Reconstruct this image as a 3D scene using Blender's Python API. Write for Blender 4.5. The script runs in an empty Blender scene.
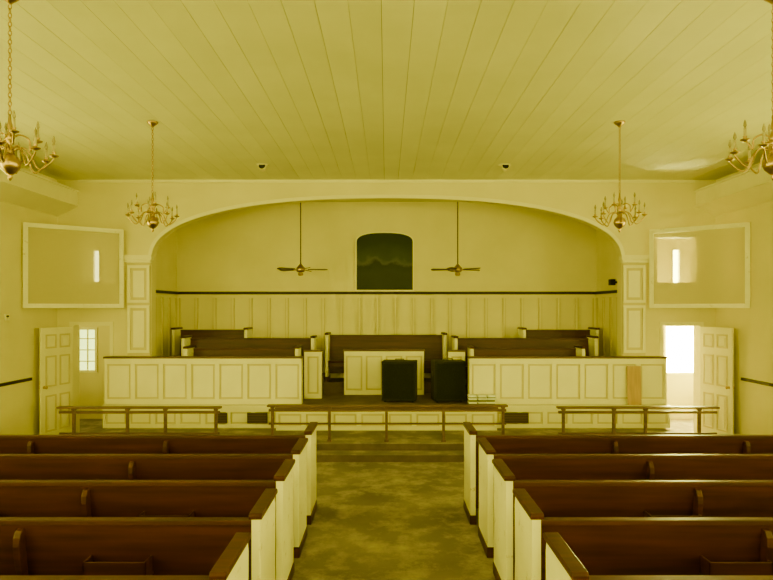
import bpy, bmesh, math, random
from mathutils import Vector, Matrix
random.seed(4)
S=bpy.context.scene
COL=S.collection
# ---------------------------------------------------------------- materials
def mat(name,col,rough=.6,metal=0,scale=6,amt=.12,bump=0,stretch=(1,1,1),detail=4,col2=None,spec=.5,stain=None):
    m=bpy.data.materials.new(name); m.use_nodes=True
    nt=m.node_tree; N=nt.nodes; L=nt.links
    b=N['Principled BSDF']
    b.inputs['Roughness'].default_value=rough; b.inputs['Metallic'].default_value=metal
    b.inputs['Specular IOR Level'].default_value=spec
    tc=N.new('ShaderNodeTexCoord'); mp=N.new('ShaderNodeMapping'); mp.inputs['Scale'].default_value=stretch
    nz=N.new('ShaderNodeTexNoise'); nz.inputs['Scale'].default_value=scale; nz.inputs['Detail'].default_value=detail
    rp=N.new('ShaderNodeValToRGB')
    c2=col2 or tuple(c*(1-amt*2) for c in col)
    rp.color_ramp.elements[0].position=.3; rp.color_ramp.elements[1].position=.7
    rp.color_ramp.elements[0].color=(*c2,1); rp.color_ramp.elements[1].color=(*col,1)
    L.new(tc.outputs['Object'],mp.inputs[0]); L.new(mp.outputs[0],nz.inputs['Vector'])
    L.new(nz.outputs[0],rp.inputs[0]); out=rp.outputs[0]
    if stain:
        sc,ss,lo,hi=stain
        n3=N.new('ShaderNodeTexNoise'); n3.inputs['Scale'].default_value=ss; n3.inputs['Detail'].default_value=9; n3.inputs['Roughness'].default_value=.7
        mr=N.new('ShaderNodeMapRange'); mr.inputs['From Min'].default_value=lo; mr.inputs['From Max'].default_value=hi
        mx=N.new('ShaderNodeMix'); mx.data_type='RGBA'; mx.inputs[7].default_value=(*sc,1)
        L.new(mp.outputs[0],n3.inputs['Vector']); L.new(n3.outputs[0],mr.inputs['Value']); L.new(mr.outputs[0],mx.inputs[0]); L.new(out,mx.inputs[6]); out=mx.outputs[2]
    L.new(out,b.inputs['Base Color'])
    if bump:
        bp=N.new('ShaderNodeBump'); bp.inputs['Strength'].default_value=bump; bp.inputs['Distance'].default_value=.01
        n2=N.new('ShaderNodeTexNoise'); n2.inputs['Scale'].default_value=scale*12; n2.inputs['Detail'].default_value=3
        L.new(mp.outputs[0],n2.inputs['Vector']); L.new(n2.outputs[0],bp.inputs['Height']); L.new(bp.outputs[0],b.inputs['Normal'])
    return m
WALL=mat('wall_paint_cream',(.80,.72,.33),.75,scale=1.2,amt=.04,bump=.1)
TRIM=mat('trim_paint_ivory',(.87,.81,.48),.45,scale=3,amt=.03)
PANEL=mat('panel_paint_aged_shade',(.66,.57,.25),.5,scale=3,amt=.04)  # darker panel tone; on the wainscot battens it stands in for shadow lines
CEIL=mat('ceiling_plank_paint',(.78,.76,.47),.6,scale=1.5,amt=.04)
nt=CEIL.node_tree; g=nt.nodes.new('ShaderNodeNewGeometry'); hs=nt.nodes.new('ShaderNodeHueSaturation')
mr=nt.nodes.new('ShaderNodeMapRange'); mr.inputs['To Min'].default_value=.96; mr.inputs['To Max'].default_value=1.02
rp=[n for n in nt.nodes if n.type=='VALTORGB'][0]
nt.links.new(g.outputs['Random Per Island'],mr.inputs['Value']); nt.links.new(mr.outputs[0],hs.inputs['Value'])
nt.links.new(rp.outputs[0],hs.inputs['Color']); nt.links.new(hs.outputs[0],nt.nodes['Principled BSDF'].inputs['Base Color'])
GAP=mat('ceiling_gap_dark',(.2,.18,.09),.9)
CARPET=mat('carpet_worn',(.23,.19,.17),.95,scale=1.1,amt=.25,bump=.6,detail=8,col2=(.12,.095,.085),stain=((.40,.34,.32),2.6,.46,.68))
CARPET2=mat('carpet_chancel',(.28,.23,.19),.95,scale=2.5,amt=.25,bump=.6,detail=8,stain=((.40,.34,.29),2.5,.5,.7))
RISER=mat('carpet_riser',(.15,.105,.08),.95,scale=5,amt=.2,bump=.4)
STAGEC=mat('stage_carpet_brown',(.16,.11,.06),.95,scale=4,amt=.2,bump=.4)
WOOD=mat('pew_wood_dark',(.078,.020,.011),.42,scale=5,amt=.2,stretch=(.25,4,4),col2=(.034,.009,.005),spec=.35)
WOODR=mat('rail_wood_brown',(.15,.083,.05),.5,scale=5,amt=.2,stretch=(.3,4,4),spec=.35)
DARK=mat('dark_rail_paint',(.025,.012,.009),.5,spec=.3)
WHITE=mat('pew_end_white',(.86,.81,.55),.5,scale=4,amt=.04,stain=((.52,.44,.26),9,.60,.68))
BRASS=mat('brass',(.52,.36,.11),.28,metal=1,scale=10,amt=.1)
CANDLE=mat('candle_sleeve',(.5,.43,.24),.5)
BULB=mat('bulb_glass',(.35,.3,.17),.15)
BLACK=mat('speaker_black',(.012,.012,.010),.6,scale=20,bump=.2,spec=.25)
GRILLE=mat('speaker_grille_cloth',(.018,.020,.013),.9,scale=60,amt=.3,spec=.15)
VENT=mat('vent_metal_dark',(.03,.025,.015),.6)
CARD=mat('plywood_board',(.50,.32,.13),.7,stretch=(4,4,.4))
PAPER=mat('paper_white',(.95,.95,.95),.7)
PAGE=mat('paper_edge_grey',(.16,.15,.13),.8)
BLADE=mat('fan_blade_wood',(.07,.03,.015),.5,spec=.3)
def mural():
    m=bpy.data.materials.new('baptistry_mural'); m.use_nodes=True; nt=m.node_tree; N=nt.nodes; L=nt.links; b=N['Principled BSDF']
    b.inputs['Roughness'].default_value=.4; b.inputs['Specular IOR Level'].default_value=.2
    tc=N.new('ShaderNodeTexCoord'); sp=N.new('ShaderNodeSeparateXYZ'); nz=N.new('ShaderNodeTexNoise'); nz.inputs['Scale'].default_value=3; nz.inputs['Detail'].default_value=6
    a=N.new('ShaderNodeMath'); a.operation='MULTIPLY_ADD'; a.inputs[1].default_value=.5
    rp=N.new('ShaderNodeValToRGB'); mr=N.new('ShaderNodeMapRange'); mr.inputs['From Min'].default_value=2.8+.25; mr.inputs['From Max'].default_value=4.06+.25
    L.new(tc.outputs['Object'],sp.inputs[0]); L.new(tc.outputs['Object'],nz.inputs['Vector'])
    L.new(nz.outputs[0],a.inputs[0]); L.new(sp.outputs['Z'],a.inputs[2]); L.new(a.outputs[0],mr.inputs['Value']); L.new(mr.outputs[0],rp.inputs[0])
    r=rp.color_ramp; r.elements[0].color=(.012,.018,.010,1); r.elements[1].color=(.014,.024,.02,1)
    for p,c in((.3,(.018,.027,.018)),(.44,(.010,.018,.012)),(.5,(.07,.075,.06)),(.58,(.027,.043,.035)),(.85,(.012,.022,.018))):
        e=r.elements.new(p); e.color=(*c,1)
    L.new(rp.outputs[0],b.inputs['Base Color']); return m
MURAL=mural()
def glow(name,col,st):
    m=bpy.data.materials.new(name); m.use_nodes=True; nt=m.node_tree; N=nt.nodes; L=nt.links; b=N['Principled BSDF']
    b.inputs['Base Color'].default_value=(.6,.6,.3,1)
    nz=N.new('ShaderNodeTexNoise'); nz.inputs['Scale'].default_value=5; tc=N.new('ShaderNodeTexCoord')
    rp=N.new('ShaderNodeValToRGB'); rp.color_ramp.elements[0].color=(*[c*.8 for c in col],1); rp.color_ramp.elements[1].color=(*col,1)
    L.new(tc.outputs['Object'],nz.inputs['Vector']); L.new(nz.outputs[0],rp.inputs[0]); L.new(rp.outputs[0],b.inputs['Emission Color'])
    b.inputs['Emission Strength'].default_value=st; return m
AMBER=glow('amber_fill_glass',(1,.95,.115),18.5)  # glow for unseen side windows, added to light the room yellow
AMBERR=glow('amber_rear_fill_glass',(1,.95,.115),18.5)  # glow for unseen rear windows, added to light the chancel
BRIGHT=glow('sunlit_window_glass',(1,.93,.20),230)
SIDEL=glow('annex_fill_glass_left',(1,.93,.14),4.5)  # hidden pane added to brighten the left annex
SIDER=glow('annex_fill_glass_right',(1,.90,.09),70)  # hidden pane added to spill light onto the right door and wall
GREENG=glow('leafy_window_glass',(.8,1,.22),3.5)
SLIT=glow('loft_window_glass',(1,.97,.3),6)
SLITR=glow('loft_window_glass_bright',(1,.97,.3),45)
def screenmat():
    m=bpy.data.materials.new('screen_fabric'); m.use_nodes=True; nt=m.node_tree; N=nt.nodes; L=nt.links
    b=N['Principled BSDF']; b.inputs['Base Color'].default_value=(.64,.57,.28,1); b.inputs['Roughness'].default_value=.7
    w=N.new('ShaderNodeTexNoise'); w.inputs['Scale'].default_value=250; tc=N.new('ShaderNodeTexCoord')
    mr=N.new('ShaderNodeMapRange'); mr.inputs['To Min'].default_value=.5; mr.inputs['To Max'].default_value=.7
    L.new(tc.outputs['Object'],w.inputs['Vector']); L.new(w.outputs[0],mr.inputs['Value']); L.new(mr.outputs[0],b.inputs['Alpha'])
    return m
SCREEN=screenmat()
# ---------------------------------------------------------------- mesh builder
class B:
    def __init__(s): s.bm=bmesh.new(); s.mats=[]
    def mi(s,m):
        if m not in s.mats: s.mats.append(m)
        return s.mats.index(m)
    def face(s,pts,m):
        f=s.bm.faces.new([s.bm.verts.new(p) for p in pts]); f.material_index=s.mi(m); return f
    def box(s,x0,x1,y0,y1,z0,z1,m,M=None):
        if x0>x1:x0,x1=x1,x0
        if y0>y1:y0,y1=y1,y0
        if z0>z1:z0,z1=z1,z0
        vs=[Vector((x,y,z)) for z in(z0,z1) for y in(y0,y1) for x in(x0,x1)]
        if M: vs=[M@v for v in vs]
        v=[s.bm.verts.new(p) for p in vs]
        for q in((0,2,3,1),(4,5,7,6),(0,1,5,4),(2,6,7,3),(0,4,6,2),(1,3,7,5)):
            s.bm.faces.new([v[i] for i in q]).material_index=s.mi(m)
    def frame(s,u0,u1,z0,z1,w,d0,d1,m,axis='y',M=None):
        for a,c,e,f in((u0,u1,z0,z0+w),(u0,u1,z1-w,z1),(u0,u0+w,z0+w,z1-w),(u1-w,u1,z0+w,z1-w)):
            if axis=='y': s.box(a,c,d0,d1,e,f,m,M)
            else: s.box(d0,d1,a,c,e,f,m,M)
    def prism(s,poly,axis,a0,a1,m):
        def P(u,v,a): return {'x':(a,u,v),'y':(u,a,v),'z':(u,v,a)}[axis]
        A=[s.bm.verts.new(P(u,v,a0)) for u,v in poly]; C=[s.bm.verts.new(P(u,v,a1)) for u,v in poly]
        k=s.mi(m); n=len(poly)
        fs=[s.bm.faces.new(A[::-1]),s.bm.faces.new(C)]
        for i in range(n): fs.append(s.bm.faces.new([A[i],A[(i+1)%n],C[(i+1)%n],C[i]]))
        for f in fs:f.material_index=k
        bmesh.ops.recalc_face_normals(s.bm,faces=fs)
    def lathe(s,prof,c,m,n=16,smooth=True):
        rings=[]
        for r,z in prof:
            rings.append([s.bm.verts.new((c[0]+r*math.cos(2*math.pi*i/n),c[1]+r*math.sin(2*math.pi*i/n),c[2]+z)) for i in range(n)])
        k=s.mi(m)
        fs=[]
        for a,b in zip(rings,rings[1:]):
            for i in range(n):
                f=s.bm.faces.new([a[i],a[(i+1)%n],b[(i+1)%n],b[i]]); fs.append(f)
        fs.append(s.bm.faces.new(rings[0][::-1])); fs.append(s.bm.faces.new(rings[-1]))
        for f in fs: f.material_index=k; f.smooth=smooth
        bmesh.ops.recalc_face_normals(s.bm,faces=fs)
    def tube(s,pts,r,m,n=6,closed=False):
        pts=[Vector(p) for p in pts]; rings=[]; k=s.mi(m); N=len(pts)
        for i,p in enumerate(pts):
            if closed: t=pts[(i+1)%N]-pts[i-1]
            else: t=pts[min(i+1,N-1)]-pts[max(i-1,0)]
            t.normalize(); up=Vector((0,0,1)) if abs(t.z)<.95 else Vector((1,0,0))
            if closed: up=(pts[0]-pts[1]).cross(pts[1]-pts[2]).normalized()
            a=t.cross(up).normalized(); b=t.cross(a)
            rr=r[i] if isinstance(r,(list,tuple)) else r
            rings.append([s.bm.verts.new(p+a*rr*math.cos(2*math.pi*j/n)+b*rr*math.sin(2*math.pi*j/n)) for j in range(n)])
        fs=[]
        for i in range(N if closed else N-1):
            A=rings[i];C=rings[(i+1)%N]
            for j in range(n): fs.append(s.bm.faces.new([A[j],A[(j+1)%n],C[(j+1)%n],C[j]]))
        if not closed: fs+= [s.bm.faces.new(rings[0][::-1]),s.bm.faces.new(rings[-1])]
        for f in fs:f.material_index=k;f.smooth=True
        bmesh.ops.recalc_face_normals(s.bm,faces=fs)
    def obj(s,name,bevel=0,center=True):
        me=bpy.data.meshes.new(name)
        s.bm.to_mesh(me); s.bm.free()
        for m in s.mats: me.materials.append(m)
        o=bpy.data.objects.new(name,me); COL.objects.link(o)
        if bevel:
            md=o.modifiers.new('bevel','BEVEL'); md.width=bevel; md.segments=2; md.limit_method='ANGLE'; md.angle_limit=math.radians(50)
        return o
def smooth_path(P,k=5):
    P=[Vector(p) for p in P]; out=[]
    for i in range(len(P)-1):
        a=P[max(i-1,0)];b=P[i];c=P[i+1];d=P[min(i+2,len(P)-1)]
        for j in range(k):
            t=j/k
            out.append(.5*((2*b)+(c-a)*t+(2*a-5*b+4*c-d)*t*t+(3*b-a-3*c+d)*t**3))
    out.append(P[-1]); return out
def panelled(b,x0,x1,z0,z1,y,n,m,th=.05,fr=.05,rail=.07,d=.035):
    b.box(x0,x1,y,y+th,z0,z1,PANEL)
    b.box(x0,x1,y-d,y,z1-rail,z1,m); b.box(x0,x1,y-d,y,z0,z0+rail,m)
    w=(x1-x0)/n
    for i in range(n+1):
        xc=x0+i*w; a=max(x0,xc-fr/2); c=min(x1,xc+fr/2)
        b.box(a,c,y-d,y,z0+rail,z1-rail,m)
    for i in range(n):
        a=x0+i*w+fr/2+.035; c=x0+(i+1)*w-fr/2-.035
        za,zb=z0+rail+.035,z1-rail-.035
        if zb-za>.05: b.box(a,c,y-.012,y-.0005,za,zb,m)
# ---------------------------------------------------------------- room constants
W=6.2; CZ=4.81; FY=11.3; RY=-5.0; BY=13.3; AX=4.42
b=B(); b.box(-W-.2,W+.2,RY-.2,FY+.2,-.1,0,CARPET); b.obj('floor')
b=B(); b.box(-7.4,7.4,FY+.2,13.5,-.1,0,CARPET); b.obj('floor_annex')
b=B(); b.box(-W-.2,W+.2,RY-.2,FY+.2,CZ+.021,CZ+.15,GAP)
x=-W-.13; ip=0
while x<W+.2:
    g=.003 if ip%3 else .006
    b.box(x+g/2,x+.262-g/2,RY-.2,FY+.05,CZ,CZ+.02,CEIL); x+=.262; ip+=1
b.obj('ceiling')
WINY=[-3.0,.2,3.6,7.2]
for sg,nm in((-1,'left'),(1,'right')):
    b=B(); a=sg*W; c=sg*(W+.2)
    b.box(a,c,RY-.2,FY+.2,0,1.3,WALL); b.box(a,c,RY-.2,FY+.2,3.7,CZ+.02,WALL)
    ys=[RY-.2]
    for w in WINY: ys+= [w-.65,w+.65]
    ys.append(FY+.2)
    for i in range(0,len(ys),2): b.box(a,c,ys[i],ys[i+1],1.3,3.7,WALL)
    b.obj('wall_'+nm)
    b=B(); b.prism([(sg*W,4.12),(sg*(W-.38),4.31),(sg*(W-.38),4.58),(sg*W,4.58)],'y',RY,FY,TRIM)
    b.box(sg*(W-.41),sg*W,RY,FY,4.582,4.61,TRIM); b.box(sg*(W-.40),sg*(W-.381),RY,FY,4.31,4.34,TRIM)
    b.obj('trim_soffit_'+nm)
    b=B(); b.box(sg*(W-.03),sg*W,RY,10.45,1.14,1.19,DARK); b.obj('trim_chair_rail_'+nm)
    b=B(); b.box(sg*(W-.025),sg*W,RY,FY,0,.16,TRIM); b.obj('baseboard_'+nm)
wn=1
def window(name,plane,pos,u0,u1,z0,z1,glass,sgn,nu=2,nz=4):
    b=B()
    def bx(ua,ub,za,zb,d0,d1,m):
        if plane=='x': b.box(pos+sgn*d0,pos+sgn*d1,ua,ub,za,zb,m)
        else: b.box(ua,ub,pos+sgn*d0,pos+sgn*d1,za,zb,m)
    bx(u0,u1,z0,z1,.06,.08,glass)
    f=.05 if u1-u0>.3 else .02
    b.frame(u0+.002,u1-.002,z0+.002,z1-.002,f,pos-sgn*.02,pos+sgn*.058,TRIM,axis='y' if plane=='y' else 'x')
    for i in range(1,nu): u=u0+(u1-u0)*i/nu; bx(u-.012,u+.012,z0,z1,.02,.058,TRIM)
    for i in range(1,nz): z=z0+(z1-z0)*i/nz; bx(u0,u1,z-.012,z+.012,.022,.057,TRIM)
    return b.obj(name)
for sg in(-1,1):
    for w in WINY:
        window('fill_window_%d'%wn,'x',sg*W,w-.65,w+.65,1.3,3.7,AMBER,sg,3,5); wn+=1  # out of view, added as the main room light
b=B(); b.box(-W,W,RY-.2,RY,0,1.3,WALL); b.box(-W,W,RY-.2,RY,4.0,CZ,WALL)
xs=[-W,-4.6,-3.0,-.8,.8,3.0,4.6,W]
for i in range(0,8,2): b.box(xs[i],xs[i+1],RY-.2,RY,1.3,4.0,WALL)
b.obj('wall_back')
for i in(1,3,5): window('fill_window_%d'%wn,'y',RY,xs[i],xs[i+1],1.3,4.0,AMBERR,-1,3,5); wn+=1  # behind the camera, added as frontal light on the alcove
# front wall with arch
SPR=3.32; ATOP=4.47
def arch_z(x):
    t=min(1,abs(x)/AX); return SPR+(ATOP-SPR)*(1-t**2.35)**(1/2.35)
AXS=[]
n=96
for i in range(n+1):
    AXS.append(AX*math.sin(math.pi*(i/n-.5)))
b=B(); Y0,Y1=FY,FY+.2
for x0,x1 in zip(AXS,AXS[1:]):
    z0,z1=arch_z(x0),arch_z(x1)
    b.prism([(x0,z0),(x1,z1),(x1,CZ),(x0,CZ)],'y',Y0,Y1,WALL)
DL=5.19; DR=5.90; DZ=2.08
for sg in(-1,1):
    f=lambda a,c,z0,z1: b.box(sg*a,sg*c,Y0,Y1,z0,z1,WALL)
    f(AX,5.08,0,CZ); f(5.08,DL,0,DZ); f(5.08,5.84,DZ,2.87); f(5.08,5.84,3.74,CZ); f(5.84,W,DZ,CZ); f(DR,W,0,DZ)
b.obj('wall_front')
b=B()
pts=[(x,arch_z(x)) for x in AXS]
outer=[];inner=[]
for i,(x,z) in enumerate(pts):
    p=pts[max(i-1,0)];q=pts[min(i+1,len(pts)-1)]
    t=Vector((q[0]-p[0],q[1]-p[1])).normalized(); nrm=Vector((-t.y,t.x))
    outer.append((x+nrm.x*.06,z+nrm.y*.06)); inner.append((x-nrm.x*.006,z-nrm.y*.006))
for i in range(len(pts)-1):
    b.prism([inner[i],inner[i+1],outer[i+1],outer[i]],'y',FY-.03,FY+.001,TRIM)
b.obj('trim_arch')
for sg,nm in((-1,'left'),(1,'right')):
    b=B(); f=lambda a,c,y0,z0,z1,m=TRIM: b.box(sg*a,sg*c,y0,FY,z0,z1,m)
    f(4.43,4.86,FY-.04,0,3.25,PANEL)
    for z0,z1 in((.7,1.5),(1.56,2.45),(2.5,3.2)):
        b.frame(min(sg*4.44,sg*4.85),max(sg*4.44,sg*4.85),z0,z1,.05,FY-.075,FY-.041,TRIM)
        b.box(sg*4.54,sg*4.75,FY-.055,FY-.041,z0+.1,z1-.1,TRIM)
    f(4.41,4.90,FY-.10,3.25,3.30); f(4.38,4.93,FY-.13,3.301,3.37); f(4.40,4.91,FY-.11,3.371,3.39)
    b.obj('trim_pilaster_'+nm)
b=B(); b.box(-W+.4,W-.4,FY-.03,FY,CZ-.05,CZ,TRIM); b.obj('trim_crown_front')
for sg,nm in((-1,'left'),(1,'right')):
    b=B(); f=lambda a,c,z0,z1: b.box(sg*a,sg*c,FY-.025,FY+.215,z0,z1,TRIM)
    f(DL-.05,DL+.01,0,DZ-.012) ; f(DL-.05,DR+.06,DZ-.01,DZ+.06); f(DR-.01,DR+.06,0,DZ-.012)
    g=lambda a,c,z0,z1: b.box(sg*a,sg*c,FY-.02,FY+.215,z0,z1,TRIM)
    g(5.03,5.09,2.88,3.73); g(5.83,5.88,2.88,3.73); g(5.03,5.88,2.83,2.88); g(5.03,5.88,3.73,3.78)
    b.obj('trim_doorway_'+nm)
# choir alcove
b=B(); b.box(-4.75,4.75,BY,BY+.15,0,4.75,WALL); b.obj('wall_apse')
for sg,nm in((-1,'left'),(1,'right')):
    b=B(); b.box(sg*4.65,sg*4.75,FY+.2,BY,0,4.75,WALL); b.obj('wall_choir_'+nm)
b=B(); b.box(-4.75,4.75,FY+.2,BY+.15,4.75,4.85,CEIL); b.obj('ceiling_alcove')
b=B(); b.box(-4.65,4.65,BY-.012,BY,.6,2.70,WALL)
x=-4.6
while x<4.65:
    b.box(x-.035,x+.035,BY-.06,BY-.012,.6,2.62,PANEL); b.box(x-.018,x+.018,BY-.075,BY-.0601,.6,2.62,WALL); x+=.4  # darker paint beside each strip imitates the batten's shadow line
b.box(-4.65,4.65,BY-.06,BY-.012,2.62,2.70,WALL)
for sg in(-1,1):
    b.box(sg*4.65,sg*4.64,FY+.2,BY,.6,2.70,WALL); b.box(sg*4.64,sg*4.61,FY+.2,BY-.06,2.62,2.70,WALL)
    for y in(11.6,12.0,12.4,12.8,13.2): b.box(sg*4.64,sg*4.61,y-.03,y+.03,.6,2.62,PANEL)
b.obj('trim_wainscot')
b=B(); b.box(-4.62,4.62,BY-.08,BY,2.701,2.76,DARK)
for sg in(-1,1): b.box(sg*4.65,sg*4.59,FY+.2,BY,2.701,2.76,DARK)
b.obj('trim_chair_rail_alcove')
# annex rooms
for sg,nm in((-1,'left'),(1,'right')):
    b=B(); zt=3.8 if sg<0 else 2.3
    b.box(sg*7.2,sg*7.3,FY+.2,13.2,0,.9,WALL);b.box(sg*7.2,sg*7.3,FY+.2,13.2,zt,4.6,WALL)
    b.box(sg*7.2,sg*7.3,FY+.2,11.75,.9,zt,WALL);b.box(sg*7.2,sg*7.3,12.6,13.2,.9,zt,WALL)
    b.box(sg*6.4,sg*7.3,FY+.1,FY+.2,0,4.6,WALL)
    b.obj('wall_annex_side_'+nm)
    window('fill_window_%d'%wn,'x',sg*7.2,11.75,12.6,.9,zt,SIDEL if sg<0 else SIDER,sg,2,6 if sg<0 else 3); wn+=1  # out of sight, added to fill the annex with light
    if sg<0: wins=[(6.26,6.72,1.0,1.98,GREENG,2,4),(6.20,6.36,2.95,3.66,SLIT,1,1)]
    else: wins=[(6.0,6.88,.95,2.05,BRIGHT,1,1),(6.18,6.36,2.93,3.68,SLITR,1,1)]
    b=B(); z=0
    for (a,c,z0,z1,gm,nu,nz) in wins:
        b.box(sg*4.75,sg*7.2,13.0,13.2,z,z0,WALL); b.box(sg*4.75,sg*a,13.0,13.2,z0,z1,WALL); b.box(sg*c,sg*7.2,13.0,13.2,z0,z1,WALL); z=z1
    b.box(sg*4.75,sg*7.2,13.0,13.2,z,4.6,WALL); b.obj('wall_annex_back_'+nm)
    for q,(a,c,z0,z1,gm,nu,nz) in enumerate(wins):
        window('fill_window_%d'%wn,'y',13.0,min(sg*a,sg*c),max(sg*a,sg*c),z0,z1,gm,1,nu,nz); wn+=1
    a,c,z0,z1=wins[1][:4]; b=B(); xc=sg*(a+c)/2; r=(c-a)/2
    for s2 in(-1,1):
        poly=[(xc+s2*r,z1)]+[(xc+s2*r*math.sin(t*math.pi/16),z1-r+r*math.cos(t*math.pi/16)) for t in range(0,9)]
        b.prism(poly,'y',12.97,13.03,WALL)
    b.obj('trim_loft_window_arch_'+nm)
    b=B(); b.box(sg*4.75,sg*7.3,FY+.2,13.2,4.5,4.6,CEIL); b.obj('ceiling_annex_'+nm)
def door(sg,idx):
    b=B(); w=.76; h=2.05
    b.box(0,w,-.02,.02,.01,h,TRIM)
    for face in(-1,1):
        for (x0,x1) in((.09,.34),(.42,.67)):
            for (z0,z1) in((.2,.85),(1.0,1.55),(1.68,1.93)):
                y=face*.0201; e=face*.014
                b.frame(x0,x1,z0,z1,.03,y,y+e,PANEL)
                b.box(x0+.06,x1-.06,y,y+e*.7,z0+.06,z1-.06,TRIM)
        st=len(b.bm.verts)
        b.lathe([(.028,0),(.026,.008),(.011,.012),(.011,.03),(.028,.038),(.03,.055),(.015,.068)],(0,0,0),BRASS,12)
        b.bm.verts.ensure_lookup_table()
        M=Matrix.Translation((w-.06,face*.02,1.0))@Matrix.Rotation(math.radians(-90*face),4,'X')
        for v in list(b.bm.verts)[st:]: v.co=M@v.co
    o=b.obj('door_%d'%idx,.003)
    o.location=(sg*(DR-.01),FY-.055,0)
    ex,ey=sg*6.06-sg*(DR-.01),-.74
    o.rotation_euler=(0,0,math.atan2(ey,ex))
    return o
door(-1,1); door(1,2)
# ---------------------------------------------------------------- chancel
b=B(); b.box(-5.0,5.0,9.36,FY-.15,0,.12,CARPET2); b.box(-5.0,5.0,9.61,FY-.15,.121,.24,CARPET2)
b.box(-5.0,5.0,9.345,9.36,0,.105,RISER); b.box(-5.0,5.0,9.595,9.61,.121,.225,RISER)
b.obj('floor_chancel_platform')
SZ=.64
b=B()
b.box(-5.1,5.1,10.85,FY-.08,.24,SZ,STAGEC); b.box(-4.4,4.4,FY-.08,BY-.02,.24,SZ,STAGEC); b.box(-1.95,1.95,10.65,10.85,.24,SZ,STAGEC)
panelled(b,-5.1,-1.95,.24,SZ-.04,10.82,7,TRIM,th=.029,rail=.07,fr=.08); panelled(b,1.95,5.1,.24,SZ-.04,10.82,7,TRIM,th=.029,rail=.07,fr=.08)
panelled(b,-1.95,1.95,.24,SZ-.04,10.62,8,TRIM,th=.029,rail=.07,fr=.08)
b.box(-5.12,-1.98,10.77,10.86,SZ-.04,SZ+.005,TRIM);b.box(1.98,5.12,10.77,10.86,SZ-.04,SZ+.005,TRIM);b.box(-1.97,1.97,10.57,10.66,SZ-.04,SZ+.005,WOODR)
for sg in(-1,1):
    b.box(sg*1.3,sg*4.4,11.95,BY-.02,SZ,.80,STAGEC); b.box(sg*1.3,sg*4.6,12.48,BY-.08,.80,.97,STAGEC)
b.box(-1.3,1.3,12.45,BY-.08,SZ,.86,STAGEC)
b.obj('floor_stage')
for x0,x1 in((-3.04,-2.86),(-2.5,-2.14),(2.08,2.55)):
    y=10.77
    b=B(); b.box(x0,x1,y-.01,y+.02,.33,.52,VENT)
    for i in range(6): z=.345+i*.03; b.box(x0+.01,x1-.01,y-.022,y-.0101,z,z+.012,WOODR)
    b.obj('floor_vent_grille')
for sg in(-1,1):
    b=B(); x0,x1=(-5.13,-1.55) if sg<0 else (1.51,5.1)
    panelled(b,x0,x1,SZ,1.48,10.95,7,TRIM,th=.07,rail=.1,fr=.08)
    b.box(x0-.02,x1+.02,10.90,11.04,1.481,1.515,WOODR)
    a,c=(-1.62,-1.55) if sg<0 else (1.51,1.58)
    b.box(a,c,11.021,11.12,SZ,1.48,TRIM)
    b.obj('choir_partition',.003)
    b=B(); x0,x1=(-1.6,-1.26) if sg<0 else (1.20,1.53)
    panelled(b,x0,x1,SZ,1.55,11.69,1,TRIM,th=.06,rail=.09,fr=.12)
    b.box(x0-.01,x1+.01,11.63,11.77,1.551,1.58,WOODR); b.obj('choir_end_partition',.003)
b=B(); panelled(b,-.86,.76,SZ,1.52,12.2,4,TRIM,th=.06,rail=.09,fr=.07); b.box(-.88,.78,12.15,12.29,1.521,1.56,WOODR)
b.obj('pulpit_partition',.003)
def rail(x0,x1,y,z0,posts):
    b=B(); zt=.84
    b.box(x0,x1,y-.055,y+.055,zt-.03,zt,WOODR); b.box(x0+.02,x1-.02,y-.02,y+.02,zt-.11,zt-.07,WOODR)
    b.box(x0+.02,x1-.02,y-.015,y+.015,z0+.28,z0+.31,WOODR)
    for p in posts:
        b.box(p-.022,p+.022,y-.022,y+.022,z0,zt-.031,WOODR); b.box(p-.035,p+.035,y-.035,y+.035,z0,z0+.04,WOODR); b.box(p-.03,p+.03,y-.03,y+.03,zt-.06,zt-.031,WOODR)
    b.obj('communion_rail',.004)
rail(-1.92,1.95,9.68,.24,[-1.84,-.92,0,.92,1.88])
rail(-5.2,-2.62,9.5,.12,[-4.95,-4.1,-3.5,-2.7]); rail(2.7,5.25,9.5,.12,[2.8,3.6,4.1,4.95])
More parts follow.
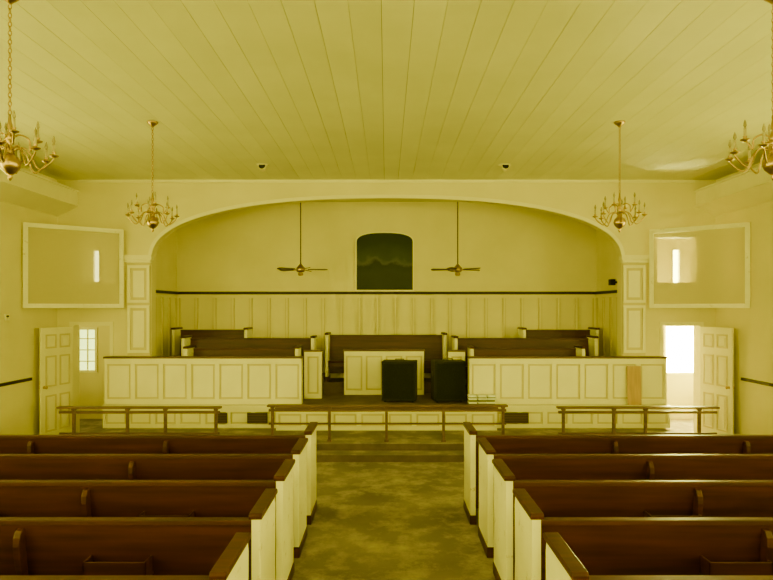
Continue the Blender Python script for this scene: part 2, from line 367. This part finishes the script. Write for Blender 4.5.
# ---------------------------------------------------------------- pews
def pew(name,x0,x1,yb,facing=1,z=0,h=1.0,racks=(),brk=(),depth=.52):
    b=B(); f=facing
    Y=lambda d: yb+f*d
    t=.06
    hb=h-.045
    b.prism([(Y(0),z+hb),(Y(.035),z+hb),(Y(.10),z+.40),(Y(.10),z+.14),(Y(.075),z+.14),(Y(.07),z+.40)],'x',x0+t,x1-t,WOOD)
    b.box(x0+t,x1-t,Y(-.015),Y(.05),z+hb-.01,z+hb+.025,WOOD)
    b.prism([(Y(.09),z+.41),(Y(.48),z+.44),(Y(.49),z+.42),(Y(.48),z+.40),(Y(.09),z+.37)],'x',x0+t,x1-t,WOOD)
    b.box(x0+t,x1-t,Y(.42),Y(.445),z+.30,z+.41,WOOD)
    for e0,e1 in((x0,x0+t),(x1-t,x1)):
        b.prism([(Y(-.03),z+.10),(Y(-.03),z+h),(Y(depth-.02),z+h),(Y(depth),z+h-.08),(Y(depth-.01),z+.5),(Y(depth),z+.3),(Y(depth),z+.10)],'x',e0,e1,WHITE)
        b.box(e0-.006,e1+.006,Y(-.04),Y(depth+.01),z,z+.10,WOOD)
        b.prism([(Y(-.05),z+h-.004),(Y(-.055),z+h+.02),(Y(-.04),z+h+.036),(Y(depth-.01),z+h+.036),(Y(depth+.015),z+h+.02),(Y(depth+.01),z+h-.004)],'x',e0-.014,e1+.014,WOOD)
    for xb in brk:
        pr=[(0,hb-.03),(-.03,hb-.04),(-.055,hb-.08),(-.06,hb-.14),(-.04,hb-.26),(-.01,hb-.36),(.03,hb-.4),(.05,hb-.4)]
        b.prism([(Y(u),z+v) for u,v in pr],'x',xb-.022,xb+.022,WOOD)
        b.prism([(Y(.09),z),(Y(.42),z),(Y(.40),z+.38),(Y(.09),z+.38)],'x',xb-.02,xb+.02,WOOD)
    for xr in racks:
        w=.42
        b.box(xr,xr+w,Y(-.085),Y(-.075),z+.62,z+.73,WOOD); b.box(xr,xr+w,Y(-.085),Y(.05),z+.60,z+.62,WOOD)
        b.box(xr,xr+.015,Y(-.085),Y(.03),z+.60,z+.73,WOOD); b.box(xr+w-.015,xr+w,Y(-.085),Y(.03),z+.60,z+.73,WOOD)
    return b.obj(name,.004)
for k in range(-1,5):
    yb=3.14+.885*k
    pew('pew',-5.2,-.84,yb,racks=(-2.0,-3.6),brk=(-2.45,-3.95))
    pew('pew',(.97 if k<4 else .93),5.2,yb,racks=(2.12,3.3),brk=(2.54,4.0))
def cpew(x0,x1,yb,z,top): pew('choir_pew',x0,x1,yb,facing=-1,z=z,h=top-z,depth=.42)
cpew(-3.85,-1.68,11.82,SZ,1.63); cpew(1.6,3.78,11.82,SZ,1.63)
cpew(-4.1,-1.45,12.40,.80,1.80); cpew(1.36,4.22,12.40,.80,1.80)
cpew(-4.5,-2.92,12.98,.97,1.95); cpew(2.86,4.45,12.98,.97,1.95)
cpew(-1.28,1.26,12.98,.86,1.84)
# ---------------------------------------------------------------- mural
b=B(); xa,xb_,za,zb=-.66,.58,2.80,4.06; xc=(xa+xb_)/2
def outl(m,n=20):
    r=[(xa-m,za-m),(xb_+m,za-m)]
    hw=(xb_-xa)/2+m
    for i in range(n+1):
        t=math.pi*i/n; cc=math.cos(t)
        r.append((xc+hw*(abs(cc)**.8)*(1 if cc>=0 else -1),3.86+(.2+m)*(max(0,math.sin(t))**.8)))
    return r
O=outl(.03);I=outl(0)
for i in range(len(O)):
    j=(i+1)%len(O)
    b.prism([O[i],O[j],I[j],I[i]],'y',BY-.05,BY-.001,TRIM)
b.prism(I,'y',BY-.02,BY-.004,MURAL)
b.box(xa-.05,xb_+.05,BY-.09,BY-.001,za-.035,za-.0305,TRIM)
b.obj('framed_mural')
# ---------------------------------------------------------------- fans
def fan(x,y,rot):
    b=B(); zc=3.19
    b.tube([(0,0,4.75-zc),(0,0,.1)],.011,DARK,8)
    b.lathe([(.065,1.56),(.06,1.52),(.02,1.48)][::-1],(0,0,0),BRASS)
    b.lathe([(.02,-.13),(.05,-.12),(.055,-.08),(.03,-.06),(.075,-.05),(.09,-.02),(.09,.03),(.06,.06),(.02,.11)],(0,0,0),BRASS)
    for i in range(5):
        M=Matrix.Rotation(rot+i*2*math.pi/5,4,'Z')@Matrix.Rotation(math.radians(12),4,'X')
        b.box(.06,.17,-.015,.015,-.015,-.007,BRASS,M)
        out=[(.15,-.04),(.5,-.062),(.54,-.035),(.55,0),(.54,.035),(.5,.062),(.15,.04)]
        A=[b.bm.verts.new(M@Vector((u,v,-.005))) for u,v in out]; C=[b.bm.verts.new(M@Vector((u,v,.005))) for u,v in out]
        k=b.mi(BLADE); fs=[b.bm.faces.new(A[::-1]),b.bm.faces.new(C)]
        for q in range(7): fs.append(b.bm.faces.new([A[q],A[(q+1)%7],C[(q+1)%7],C[q]]))
        for f in fs:f.material_index=k
    o=b.obj('ceiling_fan'); o.location=(x,y,zc)
fan(-1.76,12.3,.1); fan(1.46,12.3,.5)
# ---------------------------------------------------------------- chandeliers
def chandelier_mesh():
    b=B()
    b.lathe([(.012,-.07),(.03,-.05),(.065,-.02),(.07,0)],(0,0,0),BRASS)
    z=-.07; top=-.93; i=0
    while z>top:
        pts=[]
        for q in range(10):
            a=2*math.pi*q/10; u=.012*math.cos(a); v=.022*math.sin(a)
            pts.append((u,0,z-.02+v) if i%2==0 else (0,u,z-.02+v))
        b.tube(pts,.004,BRASS,5,closed=True); z-=.034; i+=1
    c=-1.17
    prof=[(.004,-.26),(.012,-.25),(.02,-.235),(.012,-.22),(.03,-.205),(.065,-.17),(.078,-.13),(.065,-.09),(.03,-.06),(.018,-.05),(.035,-.03),(.018,-.01),(.014,.03),(.028,.05),(.034,.075),(.02,.10),(.012,.13),(.022,.16),(.014,.19),(.008,.25)]
    b.lathe([(r,z2) for r,z2 in prof],(0,0,c),BRASS,18)
    def arm(a,r,z0,zl,zu):
        R=lambda p:(p[0]*math.cos(a),p[0]*math.sin(a),c+p[1])
        path=smooth_path([R(p) for p in((.02,z0),(.07,z0+.03),(.13,z0-.0),(.45*r+.05,zl),(.78*r,zl+.01),(.97*r,zl+.07),(r,zu))],4)
        b.tube(path,.0075,BRASS,6)
        x,y=r*math.cos(a),r*math.sin(a)
        b.lathe([(.008,-.01),(.034,.004),(.036,.01),(.012,.012),(.014,.03),(.017,.035)],(x,y,c+zu),BRASS,10)
        b.lathe([(.0105,.03),(.0105,.10)],(x,y,c+zu),CANDLE,8)
        b.lathe([(.006,.10),(.013,.12),(.010,.14),(.002,.165)],(x,y,c+zu),BULB,8)
    for i in range(8): arm(i*math.pi/4+.2,.30,-.03,-.15,-.05)
    for i in range(4): arm(i*math.pi/2+.55,.19,.075,.0,.07)
    o=b.obj('chandelier'); return o
ch=chandelier_mesh()
ch.location=(-3.03,7.77,CZ)
for x,y,r in((3.02,7.77,.3),(-2.90,4.62,.15),(2.98,4.62,.6)):
    o=bpy.data.objects.new('chandelier',ch.data); COL.objects.link(o); o.location=(x,y,CZ); o.rotation_euler=(0,0,r)
for x in(-2.08,1.99):
    b=B(); b.lathe([(.05,-.02),(.10,-.012),(.105,0)],(0,0,0),TRIM,20)
    M=Matrix.Translation((0,-.02,-.055))@Matrix.Rotation(math.radians(70),4,'X')
    st=len(b.bm.verts)
    b.lathe([(.035,-.06),(.05,-.04),(.055,.03),(.062,.05),(.062,.06)],(0,0,0),TRIM,16)
    b.lathe([(.054,.0601),(.05,.064)],(0,0,0),BLACK,16)
    b.bm.verts.ensure_lookup_table()
    for v in list(b.bm.verts)[st:]: v.co=M@v.co
    o=b.obj('ceiling_spotlight'); o.location=(x,10.1,CZ)
# ---------------------------------------------------------------- corner screens
for sg in(-1,1):
    A=Vector((sg*4.90,11.17,0)); C=Vector((sg*6.165,10.17,0)); L=(C-A).length
    M=Matrix.Translation((A.x,A.y,0))@Matrix.Rotation(math.atan2(C.y-A.y,C.x-A.x),4,'Z')
    z0,z1=2.40,3.855
    b=B(); fw=.075
    b.frame(0,L,z0,z1,fw,-.025,.025,WHITE,M=M)
    b.face([M@Vector(p) for p in((fw,0,z0+fw),(L-fw,0,z0+fw),(L-fw,0,z1-fw),(fw,0,z1-fw))],SCREEN)
    b.obj('corner_speaker_screen')
def speaker(x,y,w,h,d,rot):
    b=B(); b.box(-w/2,w/2,-d/2,d/2,.03,h,BLACK)
    b.box(-w/2+.035,w/2-.035,-d/2-.012,-d/2,.07,h-.04,GRILLE)
    b.box(-w/2,w/2,-d/2-.018,-d/2,.03,.06,BLACK); b.box(-w/2,w/2,-d/2-.018,-d/2,h-.03,h,BLACK)
    for sx in(-1,1):
        for sy in(-1,1): b.lathe([(.025,0),(.025,.03)],(sx*(w/2-.06),sy*(d/2-.06),0),BLACK,10)
        b.box(sx*w/2,sx*(w/2+.006),-.09,.09,h*.62,h*.74,VENT)
    b.tube([(-.09,0,h),(-.08,0,h+.03),(.08,0,h+.03),(.09,0,h)],.009,VENT)
    o=b.obj('loudspeaker_cabinet',.006); o.location=(x,y,SZ+.001); o.rotation_euler=(0,0,rot)
speaker(.25,11.38,.64,.76,.42,-.12); speaker(1.16,11.33,.58,.77,.40,.1)
b=B()
for c in range(3):
    z=SZ+.006
    for i in range(3):
        t=.066; x=1.47+c*.162+random.uniform(-.008,.008); y=10.68+random.uniform(-.01,.01)
        b.box(x,x+.15,y,y+.2,z,z+.012,PAPER); b.box(x+.004,x+.146,y+.02,y+.19,z+.012,z+.052-.02*(i==2),PAGE); b.box(x,x+.15,y,y+.2,z+.052-.02*(i==2),z+.064,PAPER); z+=t
b.obj('hymnal_stack')
b=B(); M=Matrix.Translation((4.36,10.855,SZ+.008))@Matrix.Rotation(math.radians(-3.5),4,'X'); b.box(0,.25,-.016,0,0,.7,CARD,M); b.obj('leaning_plywood_board',.002)
b=B(); b.box(4.60,4.50,12.05,12.17,2.86,2.98,BLACK);b.box(4.65,4.6,12.09,12.13,2.9,2.94,BLACK); b.obj('wall_sensor_small',.004)  # small dark sensor box on the alcove's right wall
b=B(); b.box(-W,-W+.03,9.72,9.82,2.2,2.3,WHITE); b.box(-W+.03,-W+.036,9.74,9.80,2.25,2.28,VENT); b.obj('wall_thermostat',.004)
# ---------------------------------------------------------------- world / camera
w=bpy.data.worlds.new('World'); S.world=w; w.use_nodes=True
w.node_tree.nodes['Background'].inputs[0].default_value=(.8,.8,.5,1); w.node_tree.nodes['Background'].inputs[1].default_value=.3
cam=bpy.data.cameras.new('cam'); co=bpy.data.objects.new('camera',cam); COL.objects.link(co)
cam.sensor_width=36; cam.lens=600/773*36; cam.shift_y=18/773
co.location=(0,0,2.4); co.rotation_euler=(math.radians(90),0,0); S.camera=co
